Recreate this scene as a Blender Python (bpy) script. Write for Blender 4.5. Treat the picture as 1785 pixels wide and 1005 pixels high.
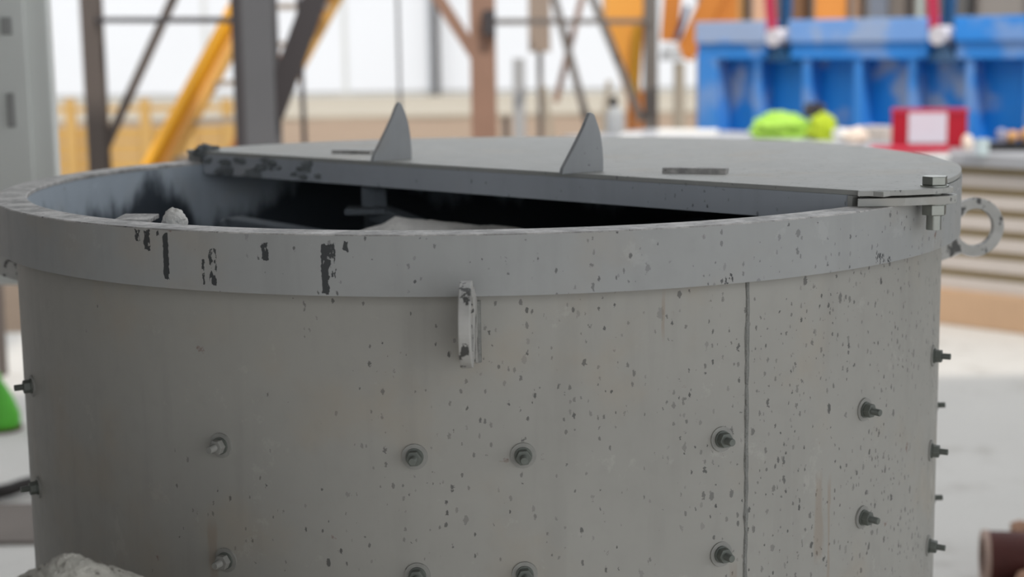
import bpy, bmesh, math, random
import numpy as np
from mathutils import Vector, Matrix, noise
random.seed(7)
S = bpy.context.scene
for o in list(bpy.data.objects): bpy.data.objects.remove(o)
COL = S.collection

# ------------------------------------------------------------------ camera, world, sun, exposure
W, H, F = 1785.0, 1005.0, 2803.0
ZR = 1.366                       # height of the tank rim above the ground
PIT, ROLL, YAW = .155, -.0145, .0187
CAM = Vector((0, -2.596, ZR + .2244))
FW = Vector((math.sin(YAW)*math.cos(PIT), math.cos(YAW)*math.cos(PIT), -math.sin(PIT)))
r0 = Vector((math.cos(YAW), -math.sin(YAW), 0)); u0 = r0.cross(FW)
RT = r0*math.cos(ROLL) + u0*math.sin(ROLL); UP = -r0*math.sin(ROLL) + u0*math.cos(ROLL)
cd = bpy.data.cameras.new('camera'); cam = bpy.data.objects.new('camera', cd); COL.objects.link(cam)
cam.matrix_world = Matrix(((RT.x, UP.x, -FW.x, CAM.x), (RT.y, UP.y, -FW.y, CAM.y), (RT.z, UP.z, -FW.z, CAM.z), (0, 0, 0, 1)))
cd.sensor_width = 36; cd.sensor_fit = 'HORIZONTAL'; cd.lens = F/W*36
cd.clip_start = .05; cd.clip_end = 300
cd.dof.use_dof = True; cd.dof.focus_distance = 2.0; cd.dof.aperture_fstop = 3.5
S.camera = cam

wd = bpy.data.worlds.new('world'); S.world = wd; wd.use_nodes = True
bg = wd.node_tree.nodes['Background']; bg.inputs[0].default_value = (.93, .965, 1, 1); bg.inputs[1].default_value = 1.0
sl = bpy.data.lights.new('sun', 'SUN'); sun = bpy.data.objects.new('sun', sl); COL.objects.link(sun)
SUN = Vector((.22, -.62, .72)).normalized()
sun.rotation_euler = SUN.to_track_quat('Z', 'Y').to_euler(); sl.energy = 1.7; sl.angle = math.radians(1.5); sl.color = (1, .93, .84)
sun.location = (6, -5, 9)
S.view_settings.view_transform = 'Standard'; S.view_settings.look = 'None'
S.view_settings.gamma = 1; S.view_settings.use_curve_mapping = False
S.view_settings.exposure = .55

def ray(px, py): return FW + RT*((px - W/2)/F) - UP*((py - H/2)/F)
def at(px, py, Y):               # the point on the plane y = Y seen at that pixel
    d = ray(px, py); return CAM + d*((Y - CAM.y)/d.y)
def atz(px, py, z):
    d = ray(px, py); return CAM + d*((z - CAM.z)/d.z)

# ------------------------------------------------------------------ materials
def lin(c): return tuple(((v/255+.055)/1.055)**2.4 if v > 10 else v/255/12.92 for v in c)
class NT:
    def __init__(s, name):
        s.mat = bpy.data.materials.new(name); s.mat.use_nodes = True
        s.t = s.mat.node_tree; s.b = s.t.nodes['Principled BSDF']
    def new(s, ty, **k):
        n = s.t.nodes.new(ty)
        for a, v in k.items(): setattr(n, a, v)
        return n
    def put(s, sock, v):
        if isinstance(v, bpy.types.NodeSocket): s.t.links.new(v, sock)
        else:
            if hasattr(sock.default_value, '__len__') and hasattr(v, '__len__') and len(sock.default_value) == 4 and len(v) == 3: v = (*v, 1)
            sock.default_value = v
    def m(s, op, a, b=0., c=None, clamp=False):
        n = s.new('ShaderNodeMath', operation=op, use_clamp=clamp); s.put(n.inputs[0], a); s.put(n.inputs[1], b)
        if c is not None: s.put(n.inputs[2], c)
        return n.outputs[0]
    def mix(s, f, a, b):
        n = s.new('ShaderNodeMix', data_type='RGBA'); s.put(n.inputs[0], f); s.put(n.inputs[6], a); s.put(n.inputs[7], b); return n.outputs[2]
    def step(s, v, lo, hi):
        n = s.new('ShaderNodeMapRange', interpolation_type='SMOOTHSTEP'); s.put(n.inputs[0], v); s.put(n.inputs[1], lo); s.put(n.inputs[2], hi); return n.outputs[0]
    def coord(s): return s.new('ShaderNodeTexCoord').outputs['Object']
    def scale(s, v, k):
        n = s.new('ShaderNodeMapping'); s.put(n.inputs[0], v); n.inputs['Scale'].default_value = k; return n.outputs[0]
    def noise(s, v, sc, det=4, rough=.55):
        n = s.new('ShaderNodeTexNoise'); s.put(n.inputs['Vector'], v); n.inputs['Scale'].default_value = sc
        n.inputs['Detail'].default_value = det; n.inputs['Roughness'].default_value = rough; return n.outputs[0]
    def voro(s, v, sc):
        n = s.new('ShaderNodeTexVoronoi'); s.put(n.inputs['Vector'], v); n.inputs['Scale'].default_value = sc
        return n.outputs['Distance'], n.outputs['Color']
    def bump(s, h, strength, dist):
        n = s.new('ShaderNodeBump'); s.put(n.inputs['Height'], h); n.inputs['Strength'].default_value = strength; n.inputs['Distance'].default_value = dist
        s.t.links.new(n.outputs[0], s.b.inputs['Normal'])
    def done(s, col, rough=.6, metal=0., spec=.5):
        s.put(s.b.inputs['Base Color'], col); s.put(s.b.inputs['Roughness'], rough); s.put(s.b.inputs['Metallic'], metal)
        s.b.inputs['Specular IOR Level'].default_value = spec
        return s.mat

def plain(name, c, rough=.6, metal=0., var=.12, sc=6., bump=0., bsc=40, spec=.4):
    """one colour, gently mottled"""
    n = NT(name); co = n.coord(); c = lin(c)
    f = n.noise(co, sc, 5)
    col = n.mix(f, tuple(v*(1-var) for v in c), tuple(min(1, v*(1+var)) for v in c))
    if bump: n.bump(n.noise(co, bsc, 5), bump, .01)
    return n.done(col, rough, metal, spec)

def specks(n, co, sc, thr, dens, stretch=(1, 1, .55)):
    """dark chips scattered over painted steel"""
    d, c = n.voro(n.scale(co, stretch), sc)
    sep = n.new('ShaderNodeSeparateColor'); n.put(sep.inputs[0], c)
    keep = n.m('LESS_THAN', sep.outputs[0], dens)
    size = n.m('MULTIPLY_ADD', sep.outputs[1], thr*.8, thr*.25)
    wob = n.m('MULTIPLY_ADD', n.noise(co, sc*2.6, 4, .7), .7, -.35)
    op = n.m('MULTIPLY_ADD', sep.outputs[2], .75, .25)      # some chips are shallow
    return n.m('MULTIPLY', n.m('MULTIPLY', keep, op), n.m('LESS_THAN', n.m('ADD', d, wob), size))

RB_ = .7234
MARKS = [  # scraped streaks on the band: angle, z top, z bottom (below the rim), half width, how broken up
    (-124.4, -.003, -.017, .004, .40), (-123.2, -.003, -.027, .0048, .36), (-120.9, -.006, -.061, .0042, .34), (-121.8, -.004, -.010, .0018, .3),
    (-115.5, -.022, -.066, .0058, .50), (-116.6, -.034, -.064, .0018, .47), (-110.0, -.012, -.031, .0042, .36),
    (-104.2, -.012, -.071, .0044, .36), (-103.6, -.012, -.050, .0050, .47), (-102.2, -.007, -.019, .0026, .33), (-66.9, -.06, -.073, .008, .56), (-46, -.058, -.073, .018, .585)]
DRIPS = [(-51.6, -.34, -.9, .0040), (-53.2, -.33, -.47, .010), (-64.6, -.425, -.9, .007), (-118.5, -.36, -.9, .009), (-72.5, -.07, -.15, .0035), (-86, -.43, -.9, .006)]
def tank_paint(name, base, speck=1., marks=False, stain=0., drips=False):
    n = NT(name); co = n.coord(); base = lin(base)
    big = n.noise(co, 3.2, 6, .6)
    fine = n.noise(co, 38, 5)
    streak = n.noise(n.scale(co, (9, 9, .9)), 3, 4)
    col = n.mix(big, tuple(v*.86 for v in base), tuple(v*1.1 for v in base))
    warm = n.step(n.noise(co, 5.5, 5), .52, .7)
    col = n.mix(n.m('MULTIPLY', warm, .5), col, tuple(b*k for b, k in zip(base, (1.03, .93, .82))))
    col = n.mix(n.m('MULTIPLY', n.step(streak, .5, .75), .22), col, tuple(b*.7 for b in base))
    col = n.mix(n.m('MULTIPLY', n.step(fine, .45, .8), .15), col, tuple(b*.75 for b in base))
    # dried splashes
    col = n.mix(n.m('MULTIPLY', n.step(n.noise(co, 16, 6, .7), .6, .68), .35), col, tuple(min(1, b*1.25) for b in base))
    sx = n.new('ShaderNodeSeparateXYZ'); n.put(sx.inputs[0], co)
    side = n.step(n.m('ADD', sx.outputs[0], n.m('MULTIPLY', n.noise(co, 4, 3), .5)), -.25, .75)
    patch = n.m('MULTIPLY', side, n.step(n.noise(co, 7, 4), .30, .58))
    dark = (.035, .036, .038)
    s1 = specks(n, co, 72, .22, n.m('MULTIPLY', patch, .8*speck)); s2 = specks(n, co, 140, .27, n.m('MULTIPLY', patch, .8*speck)); s3 = specks(n, co, 42, .16, .06*speck)
    sp = n.m('MAXIMUM', n.m('MAXIMUM', s1, s2), s3)
    col = n.mix(n.m('MULTIPLY', sp, .78), col, dark)
    rust = n.m('MULTIPLY', n.step(n.noise(co, 21, 5, .6), .70, .76), .7)
    col = n.mix(rust, col, (.14, .052, .03))
    if drips:       # tan and rusty runs down the shell
        ang = n.m('MULTIPLY', n.m('ARCTAN2', sx.outputs[1], sx.outputs[0]), RB_)
        zz = n.m('SUBTRACT', sx.outputs[2], ZR); wob = n.m('MULTIPLY_ADD', n.noise(n.scale(co, (1, 1, .25)), 60, 3), .012, -.006); tot = None
        for a, z1, z0, hw in DRIPS:
            da = n.m('ABSOLUTE', n.m('ADD', n.m('SUBTRACT', ang, math.radians(a)*RB_), wob))
            k = n.m('MULTIPLY', n.m('SUBTRACT', 1., n.step(da, hw*.4, hw)), n.m('MULTIPLY', n.step(zz, z0, z0+.03), n.m('SUBTRACT', 1., n.step(zz, z1-.03, z1))))
            tot = k if tot is None else n.m('MAXIMUM', tot, k)
        col = n.mix(n.m('MULTIPLY', tot, .32), col, lin((142, 118, 92)))
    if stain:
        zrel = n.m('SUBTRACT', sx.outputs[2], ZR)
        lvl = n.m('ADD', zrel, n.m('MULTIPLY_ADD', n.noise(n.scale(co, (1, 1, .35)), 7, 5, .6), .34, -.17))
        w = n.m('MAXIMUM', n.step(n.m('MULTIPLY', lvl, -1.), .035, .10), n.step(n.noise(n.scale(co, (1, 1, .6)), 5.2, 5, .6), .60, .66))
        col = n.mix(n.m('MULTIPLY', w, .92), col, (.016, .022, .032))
    if marks:
        ang = n.m('MULTIPLY', n.m('ARCTAN2', sx.outputs[1], sx.outputs[0]), .75)
        wob = n.m('MULTIPLY_ADD', n.noise(co, 150, 4), .008, -.004)
        zz = n.m('ADD', n.m('SUBTRACT', sx.outputs[2], ZR), n.m('MULTIPLY_ADD', n.noise(n.scale(co, (1, 1, .2)), 190, 3), .012, -.006))
        brk = n.noise(n.scale(co, (1, 1, .45)), 190, 4, .65)
        tot = None
        for a, z1, z0, hw, th in MARKS:
            da = n.m('ABSOLUTE', n.m('ADD', n.m('SUBTRACT', ang, math.radians(a)*.75), wob))
            k = n.m('MULTIPLY', n.m('LESS_THAN', da, hw), n.m('MULTIPLY', n.m('LESS_THAN', zz, z1), n.m('GREATER_THAN', zz, z0)))
            k = n.m('MULTIPLY', k, n.m('GREATER_THAN', brk, th))
            tot = k if tot is None else n.m('MAXIMUM', tot, k)
        col = n.mix(n.m('MULTIPLY', tot, .92), col, (.028, .031, .034))
        sp = n.m('MAXIMUM', sp, tot)
    hgt = n.m('SUBTRACT', n.m('MULTIPLY', fine, .5), sp)
    n.bump(hgt, .25, .0012)
    return n.done(col, n.m('MULTIPLY_ADD', fine, .25, .42), 0., .35)

M = {}
TP = (161, 162, 161)
M['shell'] = tank_paint('tank shell paint', (163, 161, 155), 1.2, drips=True)
M['band'] = tank_paint('tank band paint', TP, .8, marks=True)
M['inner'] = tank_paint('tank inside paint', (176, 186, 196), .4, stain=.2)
M['lid'] = tank_paint('lid paint', (172, 172, 168), .5)
M['lip'] = tank_paint('lid lip paint', (182, 187, 194), .45)
def lug_paint():
    n = NT('chipped lug paint'); co = n.coord()
    c = n.mix(n.noise(co, 30, 5), lin((150, 149, 145)), lin((196, 194, 190)))
    k = n.step(n.noise(n.scale(co, (1, 1, .55)), 52, 5, .62), .565, .59)
    c = n.mix(n.m('MULTIPLY', k, .9), c, (.035, .034, .033))
    n.bump(n.m('SUBTRACT', n.noise(co, 90, 4), k), .4, .0012); return n.done(c, .5)
M['lug'] = lug_paint()
M['fin'] = tank_paint('gusset paint', (164, 166, 168), .3)
def edge_chip():
    n = NT('worn rim top'); co = n.coord()
    c = n.mix(n.step(n.noise(co, 26, 6, .7), .35, .68), lin((140, 138, 136)), lin((206, 203, 200)))
    c = n.mix(n.m('MULTIPLY', n.step(n.noise(co, 60, 5, .7), .6, .68), .8), c, (.05, .05, .05))
    n.bump(n.noise(co, 60, 5), .5, .003); return n.done(c, .6)
M['worn'] = edge_chip()
def metal(name, c, rough=.35, met=.9):
    n = NT(name); co = n.coord(); f = n.noise(co, 60, 5); c = lin(c)
    return n.done(n.mix(f, tuple(v*.7 for v in c), tuple(min(1, v*1.25) for v in c)), n.m('MULTIPLY_ADD', f, .3, rough-.12), met)
M['bolt'] = metal('zinc bolt steel', (150, 152, 146), .34)
M['nut'] = metal('dusty nut steel', (150, 149, 144), .6, .1)
M['nutdark'] = metal('dark oily steel', (108, 112, 106), .5, .25)
M['mix'] = plain('dry cement mix', (226, 223, 218), .95, 0, .18, 30, .9, 90)
M['crust'] = plain('hardened cement crust', (118, 122, 124), .95, 0, .35, 25, .9, 60)
M['rotor'] = plain('cement coated rotor steel', (92, 98, 104), .8, 0, .35, 14, .6, 60)
def concrete():
    n = NT('yard concrete'); co = n.coord()
    c = n.mix(n.noise(co, .9, 6, .6), lin((184, 181, 176)), lin((210, 207, 202)))
    c = n.mix(n.m('MULTIPLY', n.step(n.noise(co, 2.3, 6, .65), .56, .72), .5), c, lin((150, 144, 136)))
    c = n.mix(n.m('MULTIPLY', n.noise(co, 40, 4), .2), c, lin((150, 147, 142)))
    n.bump(n.noise(co, 30, 6), .3, .01); return n.done(c, .85)
M['concrete'] = concrete()
def soil():
    n = NT('tan soil'); co = n.coord()
    c = n.mix(n.noise(co, .5, 6, .6), lin((126, 105, 86)), lin((146, 125, 104)))
    c = n.mix(n.m('MULTIPLY', n.step(n.noise(co, 1.7, 6, .65), .55, .7), .5), c, lin((122, 98, 80)))
    n.bump(n.noise(co, 12, 6), .6, .05); return n.done(c, .95)
M['soil'] = soil()
M['pale_road'] = plain('pale gravel road', (160, 152, 138), .95, 0, .1, 1.2, .3, 12)
M['white'] = plain('white cladding', (207, 211, 218), .6, 0, .03, .5)
M['seam'] = plain('cladding seam', (196, 198, 198), .7, 0, .05, 1)
M['roof'] = plain('unseen roof sheet underside', (96, 94, 92), .8, 0, .1, .6)
M['shade_wallgrey'] = plain('grey unseen shade wall', (110, 108, 106), .9, 0, .1, 1)
M['cab'] = plain('grey cabinet paint', (218, 220, 216), .5, 0, .06, 3)
M['cabdark'] = plain('dark cabinet handle', (150, 150, 148), .5)
M['steel_brown'] = plain('dark brown steel paint', (92, 84, 80), .6, 0, .12, 3)
M['steel_grey'] = plain('mid grey steel paint', (92, 92, 95), .55, 0, .1, 3)
M['steel_dark'] = plain('charcoal steel paint', (62, 58, 60), .6, 0, .1, 3)
M['steel_rust'] = plain('rusty brown steel', (142, 112, 96), .75, 0, .25, 2.2)
M['steel_taupe'] = plain('taupe steel paint', (106, 101, 97), .65, 0, .12, 2)
M['boxtaupe'] = plain('taupe box paint', (150, 136, 124), .7, 0, .1, 2)
M['yellow'] = plain('yellow machine paint', (236, 168, 24), .5, 0, .07, 2)
M['yellow_pale'] = plain('faded yellow paint', (226, 180, 104), .6, 0, .07, 2)
M['fence_y'] = plain('sun faded yellow board', (190, 156, 96), .7, 0, .1, 2)
M['ochre'] = plain('ochre hopper paint', (226, 162, 74), .55, 0, .08, 2)
M['hop_y'] = plain('yellow hopper rib', (222, 184, 60), .55, 0, .08, 2)
M['orange'] = plain('orange boom paint', (196, 122, 48), .55, 0, .12, 2)
M['navy'] = plain('navy paint', (44, 52, 92), .5)
M['tread'] = plain('grey brown tread', (158, 146, 132), .8, 0, .1, 2)
def blue(name, c, dapple, thr=.5):
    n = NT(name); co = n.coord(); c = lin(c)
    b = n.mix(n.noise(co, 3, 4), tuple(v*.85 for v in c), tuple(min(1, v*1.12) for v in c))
    f = n.m('MULTIPLY', n.step(n.noise(co, 2.1, 4, .5), thr, thr+.09), dapple)  # pale patches painted in for dappled sunlight on the blue steel
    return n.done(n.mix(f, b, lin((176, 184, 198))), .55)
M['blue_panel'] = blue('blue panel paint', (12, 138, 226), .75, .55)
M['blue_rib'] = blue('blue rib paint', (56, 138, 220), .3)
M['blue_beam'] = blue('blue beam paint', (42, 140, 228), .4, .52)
M['blue_dusty_dappled'] = blue('dusty dappled blue beam top', (118, 164, 226), .6, .46)  # dusty pale blue, with sun patches painted over it
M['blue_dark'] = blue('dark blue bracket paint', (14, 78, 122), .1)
M['board'] = plain('pale grey slab', (196, 187, 180), .8, 0, .1, 4)
M['board_top'] = plain('white topped slab', (158, 159, 163), .6, 0, .05, 4)
M['spacer'] = plain('olive brown spacer wood', (158, 140, 102), .85, 0, .12, 5)
M['skid'] = plain('tan timber skid', (190, 158, 128), .85, 0, .15, 4)
M['lime'] = plain('lime green fabric', (164, 208, 84), .9, 0, .2, 9)
M['lime2'] = plain('yellow green fabric', (176, 196, 48), .9, 0, .2, 9)
M['darkcloth'] = plain('dark grey cloth', (66, 62, 66), .95, 0, .2, 9)
M['red'] = plain('crimson plastic', (168, 12, 38), .45, 0, .07, 5)
M['red_tray'] = plain('red tray plastic', (190, 34, 62), .45, 0, .07, 5)
M['redpaint'] = plain('crimson strap', (190, 50, 80), .6, 0, .1, 5)
M['label'] = plain('pale lilac label', (206, 202, 214), .6, 0, .03, 5)
M['paper'] = plain('white paper', (240, 238, 234), .7, 0, .03, 8)
M['cream'] = plain('cream bag', (236, 220, 204), .85, 0, .06, 9)
M['cup_blue'] = plain('pale blue cup', (192, 208, 212), .5, 0, .04, 9)
M['lilac'] = plain('lilac grey plastic', (150, 150, 172), .5, 0, .05, 9)
M['tan'] = plain('tan leather', (206, 158, 106), .8, 0, .15, 12)
M['black'] = plain('black plastic', (26, 26, 28), .5)
M['greyplastic'] = plain('pale grey plastic', (162, 164, 166), .5, 0, .05, 5)
M['knob'] = plain('white roller', (214, 210, 216), .6, 0, .05, 8)
M['green'] = plain('green plastic', (84, 176, 52), .5, 0, .15, 9)
M['bag'] = plain('woven bulk bag', (178, 172, 160), .9, 0, .1, 20)
M['heap'] = plain('grey brown aggregate', (196, 192, 182), .95, 0, .3, 45, 1., 120)
M['pebble'] = plain('aggregate pebble', (126, 122, 114), .9, 0, .3, 60)
M['rustdark'] = plain('dark rusted steel', (74, 32, 26), .7, 0, .4, 14, .5, 60)
M['rustpale'] = plain('pale worn rim', (160, 136, 124), .7, 0, .2, 14)
M['rubble'] = plain('tan rubble', (158, 122, 100), .9, 0, .3, 14, .8, 40)
M['mat'] = plain('dark floor strip', (112, 104, 98), .9, 0, .25, 3)  # tone of the added floor strip, dark to imitate shade
M['smudge_tube'] = plain('black smudge tube', (44, 40, 38), .7)  # for the tube added as a dark floor smudge
M['weld'] = plain('grey weld bead', (132, 132, 128), .6, 0, .3, 40, .8, 80)
PAN = {'cream': (206, 192, 170), 'ochre': (200, 158, 104), 'peach': (206, 168, 140), 'brown': (128, 96, 70), 'orange': (212, 140, 66),
       'slate': (110, 118, 132), 'taupe': (124, 116, 110), 'pale': (170, 180, 178), 'grey': (92, 92, 92), 'mid': (124, 120, 116)}
for k, v in PAN.items(): M['pan_'+k] = plain(k+' shuttering face', v, .7, 0, .1, 2)

# ------------------------------------------------------------------ mesh helpers (all in world coordinates)
class MB:
    def __init__(s): s.v = []; s.f = []
    def add(s, vs, fs):
        k = len(s.v); s.v += [Vector(v) for v in vs]; s.f += [tuple(i+k for i in f) for f in fs]; return s
    def box(s, c, x, y, z):       # c centre, x y z half-axis vectors
        c, x, y, z = map(Vector, (c, x, y, z))
        vs = [c+x*a+y*b+z*d for d in (-1, 1) for b in (-1, 1) for a in (-1, 1)]
        return s.add(vs, [(0, 2, 3, 1), (4, 5, 7, 6), (0, 1, 5, 4), (2, 6, 7, 3), (0, 4, 6, 2), (1, 3, 7, 5)])
    def abox(s, a, b):
        a, b = Vector(a), Vector(b); c = (a+b)/2; h = (b-a)/2
        return s.box(c, (h.x, 0, 0), (0, h.y, 0), (0, 0, h.z))
    def bar(s, p, q, w, d, side=Vector((0, 1, 0))):   # rectangular bar p-q: w across, d along 'side'
        p, q = Vector(p), Vector(q); ax = (q-p); L = ax.length; ax.normalize()
        sd = Vector(side); sd = (sd-ax*sd.dot(ax)).normalized(); ac = ax.cross(sd)
        return s.box((p+q)/2, ac*(w/2), sd*(d/2), ax*(L/2))
    def tube(s, pts, r, n=10, caps=True):
        pts = [Vector(p) for p in pts]; rr = r if hasattr(r, '__len__') else [r]*len(pts)
        k = len(s.v); up = None
        for i, p in enumerate(pts):
            t = (pts[min(i+1, len(pts)-1)]-pts[max(i-1, 0)]).normalized()
            if up is None: up = t.orthogonal().normalized()
            up = (up-t*up.dot(t)).normalized(); w = t.cross(up)
            for j in range(n):
                a = 2*math.pi*j/n; s.v.append(p+(up*math.cos(a)+w*math.sin(a))*rr[i])
        for i in range(len(pts)-1):
            for j in range(n):
                j2 = (j+1) % n; s.f.append((k+i*n+j, k+i*n+j2, k+(i+1)*n+j2, k+(i+1)*n+j))
        if caps:
            s.f.append(tuple(k+j for j in reversed(range(n)))); s.f.append(tuple(k+(len(pts)-1)*n+j for j in range(n)))
        return s
    def lathe(s, c, prof, n=32, a0=0., a1=2*math.pi, axis=None):   # prof: (r, z) list, closed if a0..a1 is a full turn
        c = Vector(c); full = abs(a1-a0-2*math.pi) < 1e-6; m = n if full else n+1; k = len(s.v)
        if axis is not None:
            q = Vector((0, 0, 1)).rotation_difference(Vector(axis))
        for i in range(m):
            a = a0+(a1-a0)*i/n
            for r, z in prof:
                v = Vector((r*math.cos(a), r*math.sin(a), z))
                if axis is not None: v = q @ v
                s.v.append(c+v)
        p = len(prof)
        for i in range(n):
            i2 = (i+1) % m
            for j in range(p-1): s.f.append((k+i*p+j, k+i2*p+j, k+i2*p+j+1, k+i*p+j+1))
        return s
    def prism(s, poly, d):        # poly: list of world points, extruded by d
        d = Vector(d); n = len(poly); vs = [Vector(p) for p in poly]+[Vector(p)+d for p in poly]
        return s.add(vs, [tuple(reversed(range(n))), tuple(range(n, 2*n))]+[(i, (i+1) % n, n+(i+1) % n, n+i) for i in range(n)])
    def build(s, name, mat, parent=None, smooth=False, bevel=0., mat2=None):
        base = wloc(parent) if parent else None
        if base is None:
            xs = [v.x for v in s.v]; ys = [v.y for v in s.v]; zs = [v.z for v in s.v]
            base = Vector(((min(xs)+max(xs))/2, (min(ys)+max(ys))/2, min(zs)))
        me = bpy.data.meshes.new(name); me.from_pydata([v-base for v in s.v], [], s.f)
        bm = bmesh.new(); bm.from_mesh(me)
        bmesh.ops.remove_doubles(bm, verts=bm.verts, dist=1e-6)
        if bevel:
            es = [e for e in bm.edges if len(e.link_faces) == 2 and e.calc_face_angle() > .5]
            bmesh.ops.bevel(bm, geom=es, offset=bevel, segments=2, profile=.6, affect='EDGES', clamp_overlap=True)
        bmesh.ops.recalc_face_normals(bm, faces=bm.faces); bm.to_mesh(me); bm.free()
        if smooth:
            for p in me.polygons: p.use_smooth = True
            try: me.set_sharp_from_angle(angle=math.radians(40))
            except Exception: pass
        me.materials.append(M[mat] if isinstance(mat, str) else mat)
        o = bpy.data.objects.new(name, me); COL.objects.link(o)
        if parent: o.parent = parent
        else: o.location = base
        LOC[o.name] = base.copy()
        return o
LOC = {}
def wloc(o): return LOC[o.name]
def tag(o, label, cat, group=None, kind=None):
    if label: o['label'] = label
    if cat: o['category'] = cat
    if group: o['group'] = group
    if kind: o['kind'] = kind
    return o
def thing(name, loc, label, cat, group=None, kind=None):
    o = bpy.data.objects.new(name, None); COL.objects.link(o); o.location = loc; o.empty_display_size = .05
    LOC[o.name] = Vector(loc); return tag(o, label, cat, group, kind)
def struct(o, label=None):
    o['kind'] = 'structure'
    if label: o['label'] = label
    return o
def pol(r, a, z): a = math.radians(a); return Vector((r*math.cos(a), r*math.sin(a), z))
def blob(c, rx, ry, rz, seed=0, amp=.25, sub=3, flat=None, fr=2.):
    """an irregular lump: icosphere pushed about by noise; flat = lowest z allowed"""
    bm = bmesh.new(); bmesh.ops.create_icosphere(bm, subdivisions=sub, radius=1)
    mb = MB(); vs = []
    for v in bm.verts:
        k = 1+amp*noise.noise(v.co*fr+Vector((seed*3.7, seed*1.3, seed)))+amp*.5*noise.noise(v.co*fr*2.3+Vector((seed, 9, 4)))
        p = Vector((c[0]+v.co.x*k*rx, c[1]+v.co.y*k*ry, c[2]+v.co.z*k*rz))
        if flat is not None: p.z = max(p.z, flat)
        vs.append(p)
    mb.add(vs, [tuple(x.index for x in f.verts) for f in bm.faces]); bm.free(); return mb

# ================================================================== THE SETTING
struct(MB().abox((-9, -9, -.2), (9, 6.3, 0)).build('floor', 'concrete'), 'pale stained concrete yard floor')
g = MB()
def grid(mb, x0, x1, y0, y1, nx, ny, z0, amp):
    vs = []; fs = []
    for j in range(ny+1):
        for i in range(nx+1):
            x = x0+(x1-x0)*i/nx; y = y0+(y1-y0)*j/ny
            vs.append((x, y, z0+amp*noise.noise(Vector((x*.6, y*.6, 2)))+amp*.6*noise.noise(Vector((x*1.9, y*1.9, 5)))))
    for j in range(ny):
        for i in range(nx): k = j*(nx+1)+i; fs.append((k, k+1, k+nx+2, k+nx+1))
    return mb.add(vs, fs)
so = grid(MB(), -30, 30, 6.3, 46, 90, 70, -.06, .03).build('ground_soil', 'soil', smooth=True); struct(so, 'tan bare soil beyond the concrete')
struct(MB().abox((-30, 31, -.05), (30, 42.6, .02)).build('ground_road', 'pale_road'), 'pale gravel strip in front of the white hall')
# white clad hall far behind
WY = 42.6
wb = struct(MB().abox((-22, WY+.06, 0), (24, WY+.5, 6.5)).build('wall_back', 'seam'), 'white clad wall of the far hall')
px_w = [-22, -17.2, -12.4, -7.55, -3.7, .2, 4.2, 8.2, 12.2, 16.2, 20.2, 24]
for i in range(len(px_w)-1):
    for z0, z1 in ((.15, 3.0), (3.06, 6.5)):
        MB().abox((px_w[i]+.07, WY, z0), (px_w[i+1]-.07, WY+.07, z1)).build('wall_panel', 'white', wb)
p0 = at(762, 172, WY-.25)
tag(MB().abox((p0.x-.11, WY-.4, .02), (p0.x+.11, WY-.18, 6.2)).build('wall_post', 'steel_grey'), 'slim grey post standing against the white hall', 'post')
# unseen shed over the tank; its walls and side roof added to shape the light
struct(MB().abox((-9, -7, 5.0), (8.0, .3, 5.12)).build('unseen_ceiling', 'roof'), 'sheet roof of the unseen shed over the tank')
struct(MB().abox((-9, .3, 5.0), (-1.0, 4.6, 5.12)).build('unseen_ceiling', 'roof'), 'unseen side roof added to darken the floor left of the tank')  # added out of view to darken the floor at left
struct(MB().abox((-3.2, -7, 0), (-3.0, 1.7, 5.0)).build('shade_wall_left', 'shade_wallgrey'), 'unseen grey wall added to darken the left of the tank')  # added occluder, keeps the left side of the tank dark
struct(MB().abox((-9, -7.2, 0), (-2.2, -7, 5.0)).build('shade_wall_front', 'shade_wallgrey'), 'unseen grey wall added behind the viewpoint to block light')  # added out of view, blocks light from the left front

struct(MB().abox((7.0, .3, 0), (7.2, 9, 5.0)).build('shade_wall_right', 'shade_wallgrey'), 'unseen grey wall added on the right to cut light on the tank')  # added out of view to dim the right edge of the tank

# ================================================================== THE TANK
tank = thing('mixing_tank', (0, 0, 0), 'big round grey painted steel mixing tank with a thick rim band', 'tank')
R, RB, RI, BH = .75, .7234, .7045, .0727
N = 160
def ring(prof, name, mat, parent, a0=0., a1=2*math.pi, n=N, smooth=True, close=True):
    mb = MB(); pr = [(r, ZR+z) for r, z in prof]
    if close: pr = pr+[pr[0]]
    mb.lathe((0, 0, 0), pr, n, a0, a1)
    if abs(a1-a0-2*math.pi) > 1e-6:      # cap the two ends
        p = len(pr); m = p-1 if close else p
        mb.f.append(tuple(range(m))); mb.f.append(tuple(n*p+j for j in range(m)))
    return mb.build(name, mat, parent, smooth)
ring([(RB, -.004), (RB, -1.06), (RB-.012, -1.06), (RB-.012, -.004)], 'shell', 'shell', tank)
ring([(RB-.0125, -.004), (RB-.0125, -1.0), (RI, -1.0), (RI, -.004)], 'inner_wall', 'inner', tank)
ring([(R, -.0015), (R, -BH), (R-.009, -BH), (R-.009, -.006), (R-.002, -.0015)], 'rim_band', 'band', tank)
ring([(R-.001, 0), (R, -.0016), (R-.001, -.006), (RI-.001, -.006), (RI-.001, -.001), (RI, 0)], 'rim_top', 'worn', tank)
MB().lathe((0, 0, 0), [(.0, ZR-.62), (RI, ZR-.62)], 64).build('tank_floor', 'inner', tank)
MB().lathe((0, 0, 0), [(.0, ZR-1.05), (RB-.012, ZR-1.05)], 64).build('tank_underside', 'shell', tank)
for a in (-35, -145, 35, 145):
    MB().bar(pol(.6, a, 0), pol(.6, a, ZR-1.052), .1, .1, pol(1, a, 0)).build('leg', 'steel_grey', tank)
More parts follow.
